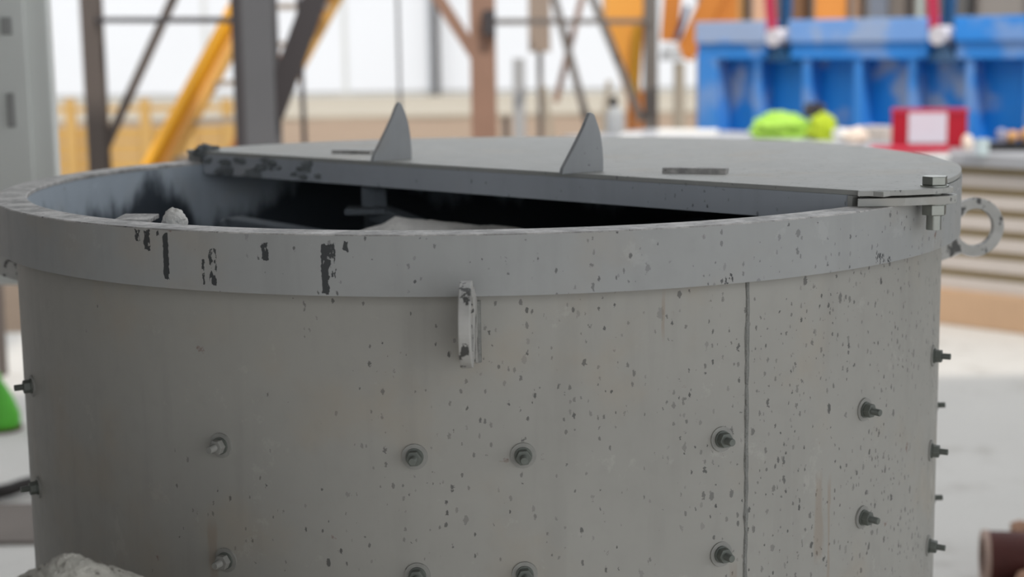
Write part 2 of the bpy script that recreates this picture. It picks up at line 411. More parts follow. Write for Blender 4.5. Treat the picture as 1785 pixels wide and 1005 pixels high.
# weld seams: a bead down the shell
for a, w in ((-63.15, .0036), (20, .0036), (110, .0036)):
    pts = []; rr = []
    for i in range(90):
        z = ZR-BH-.0-(1.0-BH)*i/89
        pts.append(pol(RB-.0014, a+.10*noise.noise(Vector((z*22, a, 0))), z)); rr.append(w*(1+.35*noise.noise(Vector((z*60, 3, a)))))
    MB().tube(pts, rr, 8).build('weld_seam', 'weld', tank, True)

def hexa(c, ax, af, h, z0=0):      # hexagonal prism along ax from c
    ax = Vector(ax).normalized(); e1 = ax.orthogonal().normalized(); e2 = ax.cross(e1)
    rad = af/math.sqrt(3); th = .35
    return [Vector(c)+ax*z0+(e1*math.cos(th+k*math.pi/3)+e2*math.sin(th+k*math.pi/3))*rad for k in range(6)], ax*h
def cyl(mb, c, ax, r, h, z0=0, n=24):
    ax = Vector(ax).normalized(); p = Vector(c)+ax*z0; return mb.tube([p, p+ax*h], r, n)
def shell_bolt(a, z, af=.0168):
    p = pol(RB, a, ZR+z); ax = pol(1, a, 0)
    ax = (ax+Vector((random.uniform(-.04, .04), random.uniform(-.04, .04), random.uniform(-.04, .04)))).normalized()
    b = cyl(MB(), p, ax, .0158, .0032, -.001).build('bolt', 'nut', tank, True)
    cyl(MB(), p, ax, .0108, .0022, .0022).build('washer', 'nutdark', b, True)
    pl, d = hexa(p, ax, af, .0092, .0044); MB().prism(pl, d).build('nut', 'nut' if -140 < a < -110 else 'nutdark', b, bevel=.0008)
    mb = MB(); st = []; rs = []
    for i in range(15): st.append(p+ax*(.0134+.0009*i)); rs.append(.0048 if i % 2 else .0041)
    mb.tube(st, rs, 14).build('stud', 'nut' if -140 < a < -110 else 'nutdark', b, True)
for a in (-25.2, -45.8, -66.1, -86.4, -96.7, -116.9, -153.5, -5, 15):
    for z in ((-.271, -.419) if a not in (-25.2, -5, -153.5) else (-.243, -.385, -.53) if a == -25.2 else (-.375, -.53) if a == -5 else (-.26, -.41)):
        shell_bolt(a, z)
# lifting lugs: a plate with an eye, welded to the shell below the band
def lug(a, zc, tilt=0.):
    ax = pol(1, a+tilt, 0); p0 = pol(RB-.004, a, 0); tn = Vector((-ax.y, ax.x, 0)); th = .0135
    ro, ri, cr = .049, .031, .106
    out = []; inn = []
    for k in range(40):               # outer profile (r from the shell, z): disc joined to the shell by a web
        t = math.radians(118-236*k/39); out.append((cr+ro*math.cos(t), zc+ro*math.sin(t)))
    out += [(.045, zc-.056), (0., zc-.066), (0., zc+.012), (.05, zc+.03)]
    n = len(out)
    for k in range(n):
        r, z = out[k]; t = math.atan2(z-zc, r-cr); inn.append((cr+ri*math.cos(t), zc+ri*math.sin(t)))
    P = lambda q, s: p0+ax*q[0]+tn*(th/2*s)+Vector((0, 0, ZR+q[1]))
    vs = [P(q, -1) for q in out]+[P(q, -1) for q in inn]+[P(q, 1) for q in out]+[P(q, 1) for q in inn]
    fs = []
    for k in range(n):
        k2 = (k+1) % n
        fs += [(k, k2, n+k2, n+k), (2*n+k, 3*n+k, 3*n+k2, 2*n+k2), (k, 2*n+k, 2*n+k2, k2), (n+k, n+k2, 3*n+k2, 3*n+k)]
    o = MB().add(vs, fs).build('lifting_lug', 'lug', tank, bevel=.0012)
    MB().tube([p0+ax*.004+tn*(th/2)+Vector((0, 0, ZR+zc-.064)), p0+ax*.004+tn*(th/2)+Vector((0, 0, ZR+zc+.01))], .004, 8).build('weld_bead', 'weld', o, True)
    return o
lug(-91.0, -.092, -2.); lug(4, -.100); lug(178, -.1); lug(88, -.1)

# ---- the half lid
CH = -.030                                     # offset of its straight edge from the tank centre
e = Vector((.7218, -.6921, 0)).normalized(); nb = Vector((.6921, .7218, 0)).normalized()
ZL1, ZL0, RL = .0205, .0135, .749
def lid_poly(Rr, off, n=72):
    h = math.sqrt(Rr*Rr-off*off); pts = []
    a0 = math.atan2(off, h)
    for i in range(n+1):
        t = a0+(math.pi-2*a0)*i/n
        pts.append(e*(Rr*math.cos(t))+nb*(Rr*math.sin(t)))
    return pts
lid = thing('tank_lid', (nb.x*.3, nb.y*.3, ZR+.0122), 'grey half-moon steel lid covering the far half of the tank', 'lid')
MB().prism([p+Vector((0, 0, ZR+ZL0)) for p in lid_poly(RL, CH)], (0, 0, ZL1-ZL0)).build('plate', 'lid', lid, bevel=.0012)
hl = .697
c0 = nb*(CH+.004)
MB().box(c0+Vector((0, 0, ZR+(ZL0-.023)/2)), e*hl, nb*.004, (0, 0, (ZL0+.023)/2)).build('front_lip', 'lip', lid, bevel=.001)
MB().box(c0+e*(hl+.003)+nb*.004+Vector((0, 0, ZR+(ZL0-.012)/2)), e*.0035, nb*.010, (0, 0, (ZL0+.012)/2-.0005)).build('lip_end_plate', 'lid', lid)
# upright gusset fins on the straight edge
def fin(px0, px1, top, name='gusset_fin'):
    a = atz(px0[0], px0[1], ZR+ZL1); b = atz(px1[0], px1[1], ZR+ZL1)
    a -= Vector((0, 0, .0005)); b -= Vector((0, 0, .0005))
    d = (b-a); L = d.length; d.normalize(); nn = Vector((-d.y, d.x, 0))*.009
    # profile along d: leading edge raked, rear edge gently curved
    h = top; pr = [(0, 0), (.03, .10), (.16, .26), (.34, .49), (.52, .73), (.62, .90), (.68, .985), (.72, 1.0), (.79, .96), (.87, .80), (.94, .62), (.98, .42), (1., .2), (1., 0)]
    return MB().prism([a+d*(L*x)+Vector((0, 0, h*y)) for x, y in pr], nn).build(name, 'fin', lid, bevel=.0012)
fin((650, 281), (718, 277), .098); fin((980, 303), (1052, 298), .0905)
def strip(pa, pb, w, h, nm='lid_strip'):
    a = atz(*pa, ZR+ZL1); b = atz(*pb, ZR+ZL1); d = (b-a).normalized()
    MB().bar(a+Vector((0, 0, h/2-.0005)), b+Vector((0, 0, h/2-.0005)), w, h, (0, 0, 1)).build(nm, 'worn', lid, bevel=.001)
strip((1157, 301), (1268, 302.5), .022, .009); strip((583, 266.5), (650, 268), .020, .0065)
# rough hardened crust towards the far end of the straight edge
rnd = random.Random(4)
for i in range(22):
    sx_ = rnd.uniform(-.69, -.36); zz = rnd.uniform(-.018, .014); q = rnd.uniform(.4, 1.)*(1.1 if sx_ < -.5 else .7)
    c = e*sx_+nb*(CH+.001); blob((c.x, c.y, ZR+zz), .022*q, .008*q, .009*q, i, .8, 3, None, 3.2).build('cement_crust', 'crust', lid, True)
c = e*-.70+nb*(CH+.012); blob((c.x, c.y, ZR+.018), .024, .018, .014, 40, .6, 3, None, 3.).build('cement_crust', 'crust', lid, True)
# spacer ring that carries the lid on the far half
aa = math.atan2(e.y, e.x)
ring([(R, -.0005), (R, .0125), (RI+.006, .0125), (RI+.006, -.0005)], 'rim_spacer', 'band', tank, aa+math.radians(6), aa+math.pi+math.radians(2), 90)
# bolted ear at the near end
BC = pol(.772, -38.9, 0)
def ear(grow, z0, z1, name, par):
    core = [(.488, -.530), (.550, -.528), (.590, -.518)]
    for k in range(9):
        t = math.radians(-80+110*k/8); core.append((BC.x+(.024+grow)*math.cos(t), BC.y+(.024+grow)*math.sin(t)))
    core += [(.59, -.445), (.55, -.467), (.50, -.50)]
    return MB().prism([Vector((x, y, ZR+z0)) for x, y in core], (0, 0, z1-z0)).build(name, 'lid', par, bevel=.001)
ear(0, .0140, .0212, 'lid_ear', lid); ear(.005, .0004, .0110, 'rim_ear', tank)
hb = cyl(MB(), BC, (0, 0, 1), .0098, .062, ZR-.036).build('hinge_bolt', 'bolt', lid, True)
hb['label'] = 'bright zinc bolt through the lid ear'
z = ZR+.0212
cyl(MB(), BC, (0, 0, 1), .0185, .0022, z).build('washer', 'bolt', hb, True)
pl, d = hexa(BC, (0, 0, 1), .030, .0118, z+.0022); MB().prism(pl, d).build('bolt_head', 'bolt', hb, bevel=.0012)
cyl(MB(), BC, (0, 0, 1), .0185, .002, ZR-.0018).build('washer', 'bolt', hb, True)
pl, d = hexa(BC, (0, 0, 1), .029, .0145, ZR-.0165); MB().prism(pl, d).build('nut', 'bolt', hb, bevel=.0012)

# ---- inside: rotor, mix, lumps
rot = thing('mixer_rotor', (0, 0, ZR-.62), 'cement-caked steel mixing rotor inside the open tank', 'rotor')
MB().lathe((0, 0, 0), [(.0, ZR-.10), (.10, ZR-.10), (.13, ZR-.13), (.13, ZR-.62), (0, ZR-.62)], 32).build('hub', 'rotor', rot, True)
for a, r, ln in ((178, .46, .36), (152, .50, .34), (118, .42, .30), (216, .52, .34), (20, .4, .3), (300, .4, .26)):
    q = pol(r, a, ZR-.085)
    MB().bar(pol(.10, a, ZR-.14), pol(r, a, ZR-.10), .045, .04, (0, 0, 1)).build('arm', 'rotor', rot, bevel=.006)
    MB().bar(q, pol(r, a, ZR-.085-ln), .035, .045).build('paddle_post', 'rotor', rot, bevel=.006)
    MB().box(pol(r, a, ZR-.085-ln-.06), pol(.012, a+35, 0), pol(.10, a+125, 0), (0, 0, .06)).build('paddle', 'rotor', rot, bevel=.004)
q = atz(652, 350, ZR-.05)
MB().abox((q.x-.022, q.y, ZR-.062), (q.x+.022, q.y+.03, ZR-.026)).build('bracket', 'rotor', rot, bevel=.004)
MB().abox((q.x-.05, q.y-.02, ZR-.072), (q.x+.02, q.y+.05, ZR-.062)).build('bracket_plate', 'rotor', rot, bevel=.003)
MB().bar((q.x, q.y+.02, ZR-.07), (0, 0, ZR-.12), .03, .03, (0, 0, 1)).build('bracket_arm', 'rotor', rot, bevel=.004)
# heap of mix: a mound in the near right half
mb = MB(); vs = []; fs = []; na, nr = 96, 34
for j in range(nr+1):
    for i in range(na):
        rr = RI*.997*j/nr; t = 2*math.pi*i/na; x, y = rr*math.cos(t), rr*math.sin(t)
        pk = atz(690, 372, ZR-.058)
        dx, dy = x-pk.x, y-pk.y
        # ridge runs from the peak to the right, falling away slowly
        h = -.060-.42*max(0, -dx)**1.0-.105*max(0, dx)-.30*abs(dy-(-.25*max(dx, 0)))
        h = max(h, -.50+.05*noise.noise(Vector((x*5, y*5, 1))))
        h += .010*noise.noise(Vector((x*14, y*14, 3)))+.004*noise.noise(Vector((x*40, y*40, 3)))
        vs.append((x, y, ZR+h))
for j in range(nr):
    for i in range(na):
        i2 = (i+1) % na; fs.append((j*na+i, j*na+i2, (j+1)*na+i2, (j+1)*na+i))
tag(mb.add(vs, fs).build('cement_mix', 'mix', smooth=True), 'heap of light grey dry mix inside the tank', 'cement mix', kind='stuff')
pa = pol(.60, -138, ZR-.048)
MB().bar(pol(.18, 225, ZR-.16), pol(.655, -128, ZR-.085), .05, .03, (0, 0, 1)).build('arm', 'rotor', rot, bevel=.006)
c = at(304, 387, -.46)
tag(blob((c.x, c.y, c.z), .0155, .0155, .0175, 11, .22, 4, None).build('cement_lump', 'mix', smooth=True), 'pale rounded lump of cement just inside the left rim', 'cement lump')
c2 = at(238, 381, -.42)
tag(MB().box(c2, (.024, -.004, 0), (.004, .018, .002), (0, 0, .003)).build('steel_flat', 'worn', bevel=.001), 'short flat grey plate just inside the left rim', 'plate')

# ---- aggregate bag in front of the tank
bx, by = -.46, -1.03
bagt = thing('bulk_bag', (bx, by, 0), 'open bulk bag standing before the tank under a heap of aggregate', 'bag')
mb = MB(); n = 40; prof = [(.20, 0), (.235, .04), (.245, .3), (.25, .6), (.24, .9), (.232, .955), (.222, .955), (.222, .90)]
mb.lathe((bx, by, 0), prof, n); mb.build('sack', 'bag', bagt, True)
mb = MB(); vs = [(bx, by, 0)]; fs = []; pk = at(117, 962, by+.02)
for j in range(1, 41):
    for i in range(96):
        rr = .228*j/40; t = 2*math.pi*i/96
        x, y = bx+rr*math.cos(t), by+rr*math.sin(t)
        dd = math.hypot(x-pk.x, y-pk.y)
        vs.append((x, y, pk.z+.004-.64*math.sqrt(dd*dd+.00008)+.005*noise.noise(Vector((x*30, y*30, 0)))+.003*noise.noise(Vector((x*90, y*90, 0)))+.003*noise.noise(Vector((x*220, y*220, 0)))))
vs[0] = (bx, by, pk.z-.64*math.hypot(bx-pk.x, by-pk.y))
for i in range(96): fs.append((0, 1+i, 1+(i+1) % 96))
for j in range(39):
    for i in range(96): i2 = (i+1) % 96; fs.append((1+j*96+i, 1+(j+1)*96+i, 1+(j+1)*96+i2, 1+j*96+i2))
hp = mb.add(vs, fs).build('aggregate_heap', 'heap', smooth=True)
tag(hp, 'heaped grey brown aggregate at the lower left in front of tank', 'aggregate', kind='stuff')
mb = MB()
for i in range(160):
    t = random.uniform(0, 6.28); rr = random.uniform(.0, .16)
    x, y = pk.x+rr*math.cos(t), pk.y+rr*math.sin(t)
    if math.hypot(x-bx, y-by) > .21: continue
    s = random.uniform(.0015, .0045); b = blob((x, y, pk.z+.004-.64*math.sqrt(rr*rr+.0004)+.001), s, s, s*.8, i, .3, 1)
    mb.add(b.v, b.f)
mb.build('pebbles', 'pebble', hp)['kind'] = 'stuff'

# ================================================================== LEFT SIDE
q0 = at(97, 290, 1.25); qb = at(20, 497, 1.25)
cb = thing('steel_cabinet', (q0.x-.35, 1.25, 0), 'tall pale grey steel cabinet on dark legs at the left edge', 'cabinet')
MB().abox((q0.x-.7, 1.25, qb.z), (q0.x, 1.30, 2.35)).build('body', 'cab', cb, bevel=.006)
MB().abox((q0.x-.66, 1.235, qb.z+.04), (q0.x-.05, 1.2502, 2.3)).build('door', 'cab', cb, bevel=.004)
hq = at(21, 192, 1.235); MB().abox((hq.x-.009, 1.222, hq.z-.04), (hq.x+.009, 1.236, hq.z+.04)).build('handle', 'cabdark', cb, bevel=.004)
hq = at(13, 45, 1.235); MB().abox((hq.x-.012, 1.22, hq.z-.02), (hq.x+.012, 1.236, hq.z+.02)).build('lock', 'cabdark', cb, bevel=.003)
for x in (q0.x-.67, at(-62, 560, 1.28).x):
    for y in (1.27,): MB().abox((x-.02, y-.02, 0), (x+.02, y+.02, qb.z)).build('leg', 'steel_brown', cb)
bpz = atz(3, 655, 0)
tag(MB().abox((bpz.x-.022, bpz.y, 0), (bpz.x+.018, bpz.y+.05, 2.4)).build('timber_post', 'steel_brown'), 'dark brown post standing behind the cabinet at the left edge', 'post')
gc = atz(2, 748, 0)
cn = thing('green_bottle', (gc.x, gc.y, 0), 'green tapering plastic bottle standing on the concrete at the left edge', 'bottle')
MB().lathe((gc.x, gc.y, 0), [(0, .012), (.075, .012), (.082, .03), (.08, .07), (.055, .14), (.03, .19), (.014, .215), (.013, .24), (0, .24)], 28).build('body', 'green', cn, True)
MB().lathe((gc.x, gc.y, 0), [(0, 0), (.088, 0), (.088, .012), (0, .012)], 28).build('base', 'rustdark', cn, True)
tag(MB().abox((-3.0, 2.42, 0), (-1.30, 2.86, .012)).build('shade_strip', 'mat'), 'dark grey brown strip added for the shaded floor left of the tank', 'mat')  # thin dark sheet added where the floor falls into shade
hs = [atz(-60+25*i, 852+8*math.sin(i*.9), .03) for i in range(6)]
tag(MB().tube([(p.x, p.y, .025+.003*i) for i, p in enumerate(hs)], .025, 12).build('dark_tube', 'smudge_tube', smooth=True), 'black tube added for the dark smudge on the floor left of the tank', 'smudge_tube')  # tube added to make the shadow smudge on the floor

# ================================================================== RIGHT FOREGROUND
c = atz(1745, 1018, 0)
rp = thing('pipe_collar', (c.x, c.y, 0), 'dark rusty steel pipe collar lying on the concrete at lower right', 'pipe collar')
ax = Vector((.985, -.17, 0)).normalized()
cc = Vector((c.x+.02, c.y, .078))
MB().lathe(cc-ax*.06, [(.062, 0), (.078, 0), (.078, .19), (.062, .19), (.062, 0)], 28, axis=ax).build('sleeve', 'rustdark', rp, True)
MB().lathe(cc-ax*.075, [(.060, 0), (.080, 0), (.082, .016), (.060, .016), (.060, 0)], 28, axis=ax).build('rim', 'rustpale', rp, True)
for i, (dx, dy, s) in enumerate([(.05, -.155, .066), (.19, -.165, .06), (.16, .19, .085), (-.05, -.13, .03)]):
    tag(blob((c.x+dx, c.y+dy, s*.7), s, s*.9, s*.8, 20+i, .3, 3, 0).build('rubble_stone', 'rubble'),
        ['tan stone in front of the rusty collar', 'tan stone at the lower right corner before the collar', 'biggest tan stone just behind the rusty collar', 'small tan stone at the left end of the collar'][i], 'stone', 'rubble by the rusty collar')

# ================================================================== STACK OF SLABS
A = Vector((.69, -.72, 0)).normalized()         # along the stack towards the near right
NC = Vector((-A.y*-1, -A.x, 0)).normalized()     # facing the viewer side
NC = Vector((-.72, -.69, 0)).normalized()
O0 = Vector((2.764, 5.841, 0))
def stk(s, t, z): return O0+A*s+NC*t+Vector((0, 0, z))
names = ['topmost', 'second', 'third', 'fourth', 'fifth', 'sixth', 'lowest']
S0, S1, DP = -3.1, 1.3, .95
ztop = .94
for k in range(7):
    z1 = ztop-.113*k; z0 = z1-.068; over = .05 if k == 0 else 0
    tag(MB().box(stk((S0+S1)/2, -DP/2+over/2, (z0+z1)/2), A*((S1-S0)/2+over), NC*(DP/2+over/2), (0, 0, .034)).build('slab', 'board_top' if k == 0 else 'board', bevel=.006),
        'pale grey slab, %s from the top of the stack at right' % names[k] if 0 < k < 6 else 'pale grey slab, %s of the stack at right' % names[k], 'slab', 'slabs stacked at right')
    zz = z0-.045
    if k < 6:
        tag(MB().box(stk((S0+S1)/2, -DP/2-.01, (z0+zz)/2), A*((S1-S0)/2-.02), NC*(DP/2-.03), (0, 0, .0225)).build('wooden_spacer', 'spacer'),
            'olive brown spacer under the %s slab of the stack' % names[k], 'spacer', 'spacers between the stacked slabs')
tag(MB().box(stk((S0+S1)/2, -DP/2+.03, .097), A*((S1-S0)/2), NC*(DP/2), (0, 0, .097)).build('timber_skid', 'skid', bevel=.01), 'tan timber skid under the stack of slabs', 'skid')

def onstack(px, py): return atz(px, py, ztop)
# things lying on the stack
def flat(name, mat, pa, pb, w, h, label, cat):
    a, b = onstack(*pa), onstack(*pb)
    return tag(MB().bar(a+Vector((0, 0, h/2)), b+Vector((0, 0, h/2)), w, h, (0, 0, 1)).build(name, mat, bevel=.003), label, cat)
flat('foam_board', 'paper', (1148, 234), (1250, 234), .18, .03, 'bright white foam board lying on the far end of the stack', 'board')
flat('paper_sheet', 'paper', (1082, 236), (1118, 236), .10, .012, 'small white paper pad beside the canister', 'paper')
c = onstack(1072, 233)
cn = thing('canister', (c.x, c.y, ztop), 'pale grey canister with a black neck on the stack', 'canister')
MB().lathe((c.x, c.y, ztop), [(0, 0), (.055, 0), (.058, .02), (.058, .12), (.045, .165), (.02, .185), (0, .185)], 24).build('body', 'greyplastic', cn, True)
MB().lathe((c.x-.01, c.y, ztop), [(.018, .18), (.03, .19), (.028, .23), (.016, .25), (0, .25)], 20).build('cap', 'black', cn, True)
c = onstack(1360, 240); vest = thing('safety_vest', (c.x, c.y, ztop), 'lime green crumpled safety vest on the stack', 'vest')
blob((c.x, c.y, ztop+.06), .19, .11, .10, 3, .35, 4, ztop).build('cloth_body', 'lime', vest, True)
d = onstack(1430, 243); tag(blob((d.x+.01, d.y-.02, ztop+.055), .085, .08, .10, 5, .35, 4, ztop).build('cloth_pouch', 'lime2', smooth=True), 'yellow green cloth pouch beside the lime vest', 'pouch')
d = onstack(1418, 240); tag(blob((d.x+.01, d.y+.06, ztop+.17), .07, .06, .045, 8, .5, 3).build('work_glove', 'darkcloth', smooth=True), 'dark grey glove lying on top of the green cloth', 'glove')
d = onstack(1316, 238); tag(blob((d.x, d.y-.05, ztop+.02), .03, .03, .02, 9, .2, 2, ztop).build('cloth_scrap', 'lime', smooth=True), 'small pale green scrap left of the vest', 'scrap')
d = onstack(1467, 246); cpt = thing('paper_cup', (d.x, d.y, ztop), 'white paper cup lying on its side by the green pouch', 'cup')
MB().lathe((d.x-.03, d.y, ztop+.042), [(0, 0), (.040, 0), (.032, .085), (.0, .085)], 24, axis=(.85, .5, .0)).build('cup_wall', 'paper', cpt, True)
d = onstack(1492, 250); tag(blob((d.x, d.y, ztop+.04), .075, .05, .055, 13, .25, 3, ztop).build('cream_pouch', 'cream', smooth=True), 'cream cloth pouch left of the red crate', 'pouch')
d = onstack(1530, 243); tag(MB().box((d.x, d.y, ztop+.04), A*.10, NC*.08, (0, 0, .04)).build('mortar_block', 'board', bevel=.006), 'flat grey block behind the cream pouch', 'block')
# red crate with a pale label
d = onstack(1618, 255); cr = thing('red_crate', (d.x, d.y, ztop), 'crimson plastic crate with a pale label on the stack', 'crate')
Vx = Vector((.97, -.24, 0)).normalized(); Vy = Vector((-.24, -.97, 0)).normalized()
def rc(x, y, z): return Vector((d.x, d.y, ztop))+Vx*x+Vy*y+Vector((0, 0, z))
hw_, hd_, hh_ = .205, .12, .205
MB().box(rc(0, .0, .008), Vx*hw_, Vy*hd_, (0, 0, .008)).build('bottom', 'red', cr)
for s in (-1, 1):
    MB().box(rc(0, s*(hd_-.006), hh_/2+.008), Vx*hw_, Vy*.006, (0, 0, hh_/2)).build('side_wall', 'red', cr, bevel=.002)
    MB().box(rc(s*(hw_-.006), 0, hh_/2+.008), Vx*.006, Vy*(hd_-.012), (0, 0, hh_/2)).build('end_wall', 'red', cr, bevel=.002)
MB().box(rc(0, hd_+.004, hh_+.004), Vx*(hw_+.006), Vy*.006, (0, 0, .010)).build('rim', 'redpaint', cr, bevel=.002)
MB().box(rc(-.01, hd_+.004, .115), Vx*.105, Vy*.004, (0, 0, .088)).build('label_sheet', 'label', cr)
d2 = onstack(1585, 263); tag(MB().box((d2.x, d2.y, ztop+.012), Vx*.21, Vy*.10, (0, 0, .012)).build('red_tray', 'red_tray', bevel=.004), 'shallow red tray in front of the crimson crate', 'tray')
d2 = onstack(1625, 274); tag(MB().box((d2.x, d2.y, ztop+.004), Vx*.085, Vy*.06, (0, 0, .004)).build('paper_sheet', 'paper'), 'white paper sheet in front of the red tray', 'paper')
d2 = onstack(1686, 262); tag(MB().lathe((d2.x, d2.y, ztop), [(0, 0), (.018, .003), (.030, .03), (.031, .055), (.02, .082), (0, .09)], 20).build('cream_jar', 'cream', smooth=True), 'small cream rounded jar right of the red crate', 'jar')
d2 = onstack(1712, 270); tag(MB().lathe((d2.x, d2.y, ztop), [(0, 0), (.030, 0), (.036, .085), (.032, .085), (.027, .006), (0, .006)], 20).build('plastic_cup', 'cup_blue', smooth=True), 'pale blue cup near the front edge of the stack', 'cup')
d2 = onstack(1775, 262); tag(MB().box((d2.x, d2.y, ztop+.022), Vx*.17, Vy*.06, (0, 0, .022)).build('black_case', 'black', bevel=.006), 'low black case at the right edge of the stack', 'case')
d3 = d2+Vx*-.09; tag(MB().lathe((d3.x, d3.y, ztop+.044), [(0, 0), (.02, 0), (.03, .03), (.028, .06), (.012, .075), (0, .075)], 20).build('lilac_jar', 'lilac', smooth=True), 'lilac grey jar standing on the black case', 'jar')
for i, (o_, s) in enumerate([(-.035, .042), (.045, .05), (.13, .05)]):
    d3 = d2+Vx*o_+Vy*-.02; tag(blob((d3.x, d3.y, ztop+.044+s*.7), s*.85, s*.8, s*.8, 30+i, .3, 3, ztop+.044).build('leather_glove', 'tan', smooth=True),
        ['tan leather glove next to the lilac jar', 'tan leather glove in the middle of the black case', 'tan leather glove at the right end of the black case'][i], 'glove', 'gloves on the black case')

# ================================================================== BLUE MOULD MACHINE
BO = Vector((1.73, 10.1, 0))
def bp(s, t, z): return BO+A*s+NC*t+Vector((0, 0, z))
bl = thing('mould_machine', BO, 'long blue ribbed steel mould behind the stack of slabs', 'machine')
L = 4.6
def bbox(s0, s1, t0, t1, z0, z1, name, mat, par=bl, bev=.006):
    return MB().box(bp((s0+s1)/2, (t0+t1)/2, (z0+z1)/2), A*((s1-s0)/2), NC*((t1-t0)/2), (0, 0, (z1-z0)/2)).build(name, mat, par, bevel=bev)
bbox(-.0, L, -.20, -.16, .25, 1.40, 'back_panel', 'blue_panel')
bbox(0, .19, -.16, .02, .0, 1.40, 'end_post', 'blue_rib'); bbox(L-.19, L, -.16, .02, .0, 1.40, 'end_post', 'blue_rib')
k = 0
s = .128+.445
while s < L-.3:
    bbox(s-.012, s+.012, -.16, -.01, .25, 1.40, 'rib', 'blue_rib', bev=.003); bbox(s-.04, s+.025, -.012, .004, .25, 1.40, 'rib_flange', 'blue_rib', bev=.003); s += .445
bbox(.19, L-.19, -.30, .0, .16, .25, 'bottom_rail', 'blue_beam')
cl = (.755, 2.125, 3.5)
segs = [(0, cl[0]-.10), (cl[0]+.12, cl[1]-.10), (cl[1]+.12, cl[2]-.1), (cl[2]+.12, L)]
for i, (a, b) in enumerate(segs):
    bbox(a, b, -.30, .02, 1.40, 1.52, 'lower_beam', 'blue_beam'); bbox(a, b, -.32, .05, 1.52, 1.685, 'upper_beam', 'blue_dusty_dappled' if i < 2 else 'blue_beam')
for c in cl:
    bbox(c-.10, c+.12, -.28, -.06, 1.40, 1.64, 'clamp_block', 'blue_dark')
    P = [bp(c-.10, .0, 1.38), bp(c+.13, .0, 1.38), bp(c+.02, .0, 1.54)]
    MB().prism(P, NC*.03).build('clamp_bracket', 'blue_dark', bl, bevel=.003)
    MB().tube([bp(c+.02, -.05, 1.56), bp(c+.02, .10, 1.56)], .065, 20).build('clamp_roller', 'knob', bl, True)
    MB().bar(bp(c-.06, .0, 1.60), bp(c-.13, .0, 2.25), .075, .03, NC).build('clamp_strap', 'redpaint', bl)
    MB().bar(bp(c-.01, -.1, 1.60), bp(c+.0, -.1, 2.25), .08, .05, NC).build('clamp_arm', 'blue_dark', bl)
for s0 in (.19+.1,): pass
sq = (2.365+.445)
MB().bar(bp(sq+.12, .0, 1.66), bp(sq+.10, .0, 2.2), .05, .03, NC).build('clamp_strap', 'redpaint', bl)

# shuttering panels stood upright behind it
pans = [(1218, 1262, 'cream'), (1266, 1302, 'ochre'), (1308, 1352, 'peach'), (1353, 1412, 'brown'), (1416, 1480, 'orange'), (1484, 1504, 'peach'),
        (1510, 1552, 'slate'), (1556, 1590, 'taupe'), (1594, 1614, 'pale'), (1616, 1700, 'grey'), (1704, 1790, 'mid')]
for i, (x0, x1, m) in enumerate(pans):
    a = at(x0, 20, 14.6+.12*(i % 2)); b = at(x1, 20, 14.6+.12*(i % 2)); y = a.y
    t = thing('shuttering_panel', ((a.x+b.x)/2, y, -.03), '%s upright shuttering panel behind the blue mould%s' % (m if m != 'mid' else 'mid grey', {2: ', beside the ochre one', 5: ', beside the orange one'}.get(i, '')), 'panel', 'shuttering panels behind the blue mould')
    MB().abox((a.x, y, -.06), (b.x, y+.04, 2.6)).build('face', 'pan_'+m, t, bevel=.006)
    for xx in (a.x, b.x): MB().abox((xx-.018, y-.03, -.06), (xx+.018, y+.05, 2.62)).build('edge_frame', 'steel_taupe', t)

# ================================================================== STEEL FRAME
def hcol(name, xl, xr, yref, Y, mat, label, h=5.2, dep=None, split=None, mat2=None):
    a = at(xl, yref, Y); b = at(xr, yref, Y); w = b.x-a.x; dep = dep or w
    t = thing(name, ((a.x+b.x)/2, Y+dep/2, -.05), label, 'column')
    MB().abox((a.x, Y, -.09), (b.x, Y+.018, h)).build('front_flange', mat, t)
    MB().abox((a.x, Y+dep-.018, -.09), (b.x, Y+dep, h)).build('rear_flange', mat2 or mat, t)
    MB().abox(((a.x+b.x)/2-.008, Y+.018, -.09), ((a.x+b.x)/2+.008, Y+dep-.018, h)).build('web', mat2 or mat, t)
    MB().abox((a.x-.05, Y-.05, -.09), (b.x+.05, Y+dep+.05, 0.)).build('base_plate', mat, t)
    return t
def solid_bar(name, mat, p, q, w, d, label, cat='brace', grp=None, side=Vector((0, 1, 0))):
    return tag(MB().bar(p, q, w, d, side).build(name, mat), label, cat, grp)
ext = lambda p, q, k: p+(q-p)*k
# P1 at left
hcol('steel_column', 146, 179, 150, 8.0, 'steel_brown', 'dark brown steel column left of the yellow stair', dep=.13)
p, q = at(176, 275, 8.05), at(301, 0, 8.05); solid_bar('diagonal_brace', 'steel_brown', ext(p, q, -.05), ext(p, q, 1.9), .055, .05, 'thin dark brown diagonal brace rising from the left column')
p, q = at(163, 35, 8.06), at(424, 35, 6.42); solid_bar('cross_rail', 'steel_dark', p, q, .035, .04, 'thin dark rail between the left column and the wide column', 'rail')
